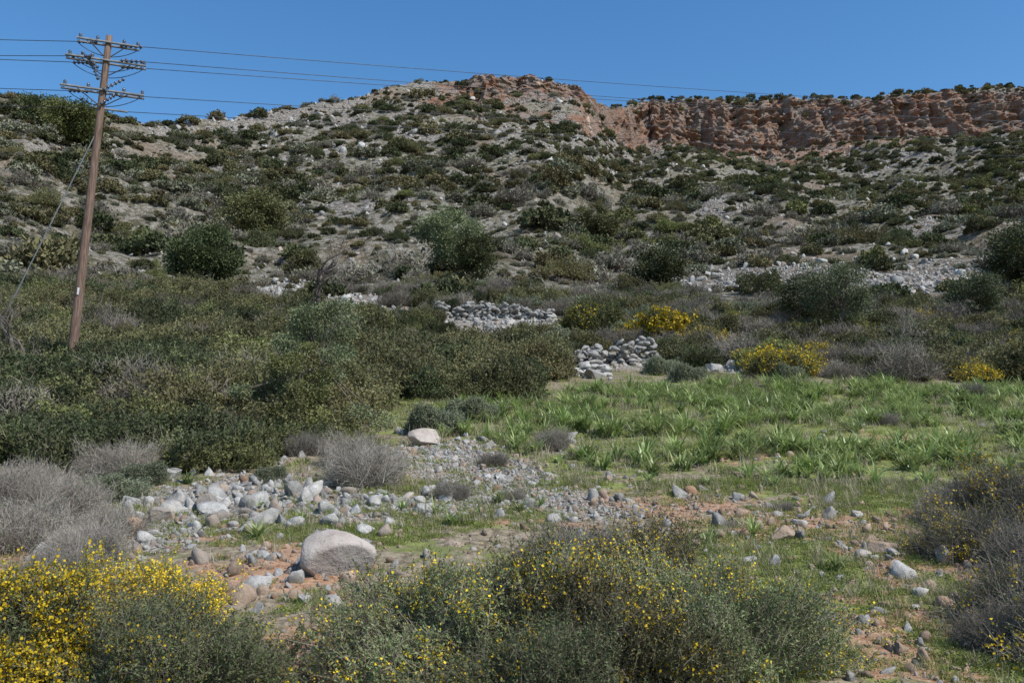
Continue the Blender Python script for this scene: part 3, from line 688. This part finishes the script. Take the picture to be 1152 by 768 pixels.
for (a, y, r_, s_g, me_) in [(.175, 41.0, 0, 2.1, br), (.215, 39, 1, 1.4, br), (.085, 43, 2, 2.1, br2), (.285, 34, 3, 1.4, br2), (.295, 33.6, 3.6, .95, br), (.25, 47, 2, 1, br2), (.5, 37, 1, 1.2, br2), (.57, 39, 1, 1.2, br2), (.38, 43, 1, 1.3, br2), (.62, 33, 4, .9, br)]:
    put('spiny_broom', me_, a, y, r_, s_g)
for (a, y, s_g, r_, k) in [(.555, 31.5, 1.7, 1, 0), (.6, 31, 1.9, 2, 2), (-.575, 25, 1.9, 0, 4), (-.6, 23, 1.6, 1, 3), (.21, 34.8, 1.2, 2, 3), (.545, 11.7, .75, 1, 3), (.58, 8.4, .5, 1, 3), (.6, 12, .9, 3, 3)]:
    put('mastic_shrub', mid_m[k], a, y, r_, s_g)

# ------------------------------------------------------------------ TREES
def T(name, seed, a, y, mats=('bark', 'olivetree'), rot=0, **k):
    return put(name, tree_mesh(name, seed, list(mats), **k), a, y, rot, 1, -.1)
T('young_wild_pear_tree', 41, -.215, 20.0, ('bark', 'olivetree'), H=3.8, crown=.95, trunk_r=.05, leaves=13000, leaf=.06, clumps=22, low=.2)
T('young_wild_pear_tree', 46, -.245, 19.3, ('bark', 'light'), H=2.6, crown=.8, trunk_r=.04, leaves=7000, leaf=.055, clumps=18, low=.15)
T('olive_tree', 42, .365, 42, H=4.6, crown=1.8, leaves=14000, leaf=.1, clumps=30, low=.2)
T('olive_tree', 43, .335, 45, ('bark', 'dark'), H=3.2, crown=1.6, leaves=9000, leaf=.1, low=.15)
T('olive_tree', 44, -.075, 74, H=6.5, crown=2.9, leaves=15000, leaf=.2, low=.15, clumps=30)
T('olive_tree', 45, -.045, 68, ('bark', 'dark'), H=4.5, crown=2.2, leaves=9000, leaf=.2, low=.15)
T('carob_tree', 47, -.355, 84, ('bark', 'dark'), H=6.4, crown=3.4, leaves=20000, leaf=.26, low=.02, clumps=40, flat=1)
T('carob_tree', 48, -.30, 122, ('bark', 'olive'), H=7, crown=5.0, leaves=20000, leaf=.36, low=.02, clumps=40, flat=1)
T('carob_tree', 49, -.515, 185, ('bark', 'light'), H=10, crown=7.0, leaves=20000, leaf=.55, low=.02, clumps=40, flat=1)
T('carob_tree', 55, -.55, 205, ('bark', 'dark'), H=9, crown=6.0, leaves=14000, leaf=.55, low=.02, clumps=34, flat=1)
T('carob_tree', 50, -.24, 88, ('bark', 'olive'), H=4, crown=1.8, leaves=7000, leaf=.2, low=.05)
T('carob_tree', 51, .60, 60, ('bark', 'dark'), H=6, crown=3, leaves=12000, leaf=.2, low=.05)
T('carob_tree', 52, .17, 66, ('bark', 'dark'), H=3.8, crown=2.2, leaves=8000, leaf=.2, low=.05)
T('carob_tree', 53, .095, 110, ('bark', 'olive'), H=5, crown=3, leaves=8000, leaf=.28, low=.05)
T('olive_tree', 54, .53, 46, H=3.4, crown=1.5, leaves=8000, leaf=.11, low=.15)
T('bare_tree', 61, .435, 38, ('greytwig',), bare=True, H=3.4, trunk_r=.09)
T('bare_tree', 62, .455, 39, ('greytwig',), bare=True, H=3.2, trunk_r=.09)
T('bare_tree', 63, .03, 58, ('greytwig',), bare=True, H=4, trunk_r=.1)
T('bare_tree', 64, .0, 62, ('greytwig',), bare=True, H=4, trunk_r=.1)
T('bare_tree', 67, .41, 39, ('greytwig',), bare=True, H=2.8, trunk_r=.08)
T('dead_tree', 69, -.222, 45, ('deadwood',), bare=True, H=8.0, trunk_r=.22)
T('dead_tree', 66, -.54, 29, ('deadwood',), bare=True, H=5, trunk_r=.12, lean=-.3)
T('dead_tree', 68, -.32, 16.5, ('deadwood',), bare=True, H=2.2, trunk_r=.035)

# ------------------------------------------------------------------ UTILITY POLE
M['pole'] = plain('pole_wood', (.10, .06, .045), (.22, .15, .11), 5, stretch=(6, 6, .35), bump=.5)
M['steel'] = plain('galvanised_steel', (.24, .24, .24), (.38, .38, .38), 6, rough=.45, metal=.6)
M['insul'] = plain('glazed_insulator', (.05, .06, .085), (.09, .10, .13), 6, rough=.2, spec=.6)
M['pale'] = plain('tin_plate', (.3, .3, .3), (.42, .42, .42), 6, rough=.4, spec=.5)
M['wire'] = plain('cable', (.045, .045, .05), (.09, .09, .1), 3, rough=.5, metal=.3)
M['guy'] = plain('guy_cable', (.5, .5, .5), (.65, .65, .65), 3, rough=.4, metal=.0)
root = bpy.data.objects.new('utility_pole', None); sc.collection.objects.link(root)
bx, by = -15.5, 31.0; bz = float(hfun(bx, by)); root.location = (bx, by, bz)
top = np.array([-14.9, 31., 15.75])
def pz(z): t = (z-bz)/(top[2]-bz); return np.array([bx+(top[0]-bx)*t, by, z])
B0 = np.array([bx, by, bz])
def part(name, g, mats):
    for i in range(len(g.v)): g.v[i] = g.v[i]-B0
    o = obj(name, g.mesh(name, mats)); o.parent = root
g = Geo(); zs = np.linspace(bz-.3, 15.75, 14)
g.tube([pz(z) for z in zs], np.linspace(.175, .115, 14), 14, 0); part('pole_shaft', g, ['pole'])
g = Geo()
g.tube([pz(6.0)+np.array([.03, -.165, 0]), pz(6.25)+np.array([.03, -.163, 0])], .045, 4, 0); part('number_plate', g, ['pale'])
ax = unit(np.array([.93, .36, 0.])); lv = [(15.45, 1.05), (14.75, 1.35), (13.6, 1.4)]
g = Geo(); gi = Geo(); gw = Geo(); gp = Geo()
fd = np.array([.36, -.93, 0])
farp = np.array([104., 110., 45.]); leftp = np.array([-72., 41., 22.5])
def sag(p, q, s, n=28):
    t = np.linspace(0, 1, n)[:, None]; r = p+(q-p)*t; r[:, 2] -= 4*s*(t*(1-t))[:, 0]; return r
def string(p, q, gi, nd=6):
    d = q-p; pts = []; rs = []
    for i in range(nd):
        for f_, r_ in ((.05, .025), (.3, .06), (.5, .07), (.7, .025)):
            pts.append(p+d*(i+f_)/nd); rs.append(r_)
    gi.tube(pts, rs, 8, 0)
for li, (z, hw) in enumerate(lv):
    c = pz(z)
    for s in (-1, 1):
        o_ = fd*.15*s
        g.tube([c-ax*hw+o_, c+ax*hw+o_], .045, 4, 0)
    g.tube([c+ax*hw*.6, pz(z-.6)], .022, 4, 0); g.tube([c-ax*hw*.6, pz(z-.6)], .022, 4, 0)
    for t in (-.9, -.35, .5, .95):
        q = c+ax*hw*t+np.array([0, 0, .05])
        gi.tube([q, q+np.array([0, 0, .05]), q+np.array([0, 0, .1]), q+np.array([0, 0, .14]), q+np.array([0, 0, .2])], [.02, .07, .045, .065, .03], 8, 0)
    zoff = [0, -1.3, -3.6][li]
    for wi, (sy) in enumerate(([0], [-.15, .15], [-.1])[li]):
        pr_ = c+ax*hw*.35+fd*sy*2; er = farp+np.array([sy*6, 0, zoff-wi*.45])
        d = unit(er-pr_); q = pr_+d*.85; string(pr_, q, gp, 5); gw.tube(sag(q, er, .9), .013, 5, 0)
        pl_ = c-ax*hw*.35+fd*sy*2; el = leftp+np.array([0, sy*8, (z-15.45)*1.25-wi*.3])
        d = unit(el-pl_); q2 = pl_+d*.85; string(pl_, q2, gp, 5); gw.tube(sag(q2, el, .2), .013, 5, 0)
        t = np.linspace(0, 1, 14)[:, None]; J = q2+(q-q2)*t; J[:, 2] -= .5*np.sin(math.pi*t[:, 0])**.8; gw.tube(J, .014, 5, 0)
for (za, zb, dx) in ((15.0, 14.35, -.95), (14.75, 13.9, -.6), (14.2, 13.55, .75), (13.6, 13.0, .55)):
    string(pz(za)+ax*dx*.9, pz(zb)+ax*(dx*.1)-np.array([0, .25, 0]), gi, 6)
c = pz(12.95); g.tube([c-ax*.2, c+ax*.9], .04, 4, 0); er = farp+np.array([0, 0, -6.2]); gw.tube(sag(c+ax*.85, er, .6), .013, 5, 0)
el = leftp+np.array([0, 0, -3.3]); gw.tube(sag(c-ax*.2, el, .3), .013, 5, 0)
part('crossarms', g, ['steel']); part('pin_insulators', gi, ['insul']); part('strain_insulators', gp, ['insul']); part('power_lines', gw, ['wire'])
g = Geo(); gl = np.array([-17.4, 28.5, float(hfun(-17.4, 28.5))])
g.tube([pz(12.2), gl], .024, 5, 0); part('guy_wire', g, ['guy'])

# ------------------------------------------------------------------ LIGHT, SKY, CAMERA
el_ = math.radians(50); az = math.radians(126)
w = bpy.data.worlds.new('World'); sc.world = w; w.use_nodes = True
wn = w.node_tree; bg = wn.nodes['Background']
sky = wn.nodes.new('ShaderNodeTexSky'); sky.sky_type = 'NISHITA'; sky.sun_disc = False
sky.sun_elevation = el_; sky.sun_rotation = az; sky.air_density = 1.15; sky.dust_density = .25; sky.ozone_density = 3.5; sky.altitude = 100
hs = wn.nodes.new('ShaderNodeHueSaturation'); hs.inputs['Saturation'].default_value = 1.25; hs.inputs['Value'].default_value = 1.05
wn.links.new(sky.outputs[0], hs.inputs['Color']); wn.links.new(hs.outputs[0], bg.inputs[0]); bg.inputs[1].default_value = .15
d = Vector((math.sin(az)*math.cos(el_), math.cos(az)*math.cos(el_), math.sin(el_)))
ld = bpy.data.lights.new('sun', 'SUN'); ld.energy = 5.0; ld.angle = math.radians(.5); ld.color = (1, .96, .89)
lo = bpy.data.objects.new('sun', ld); sc.collection.objects.link(lo); lo.rotation_euler = (-d).to_track_quat('-Z', 'Y').to_euler()
cd = bpy.data.cameras.new('camera'); cd.sensor_width = 36; cd.lens = 1000/1152*36; cd.clip_end = 3000; cd.clip_start = .1
co = bpy.data.objects.new('camera', cd); sc.collection.objects.link(co); co.location = (0, 0, 0); co.rotation_euler = (math.radians(98), 0, 0)
sc.camera = co
sc.view_settings.view_transform = 'Standard'; sc.view_settings.look = 'None'; sc.view_settings.exposure = 0
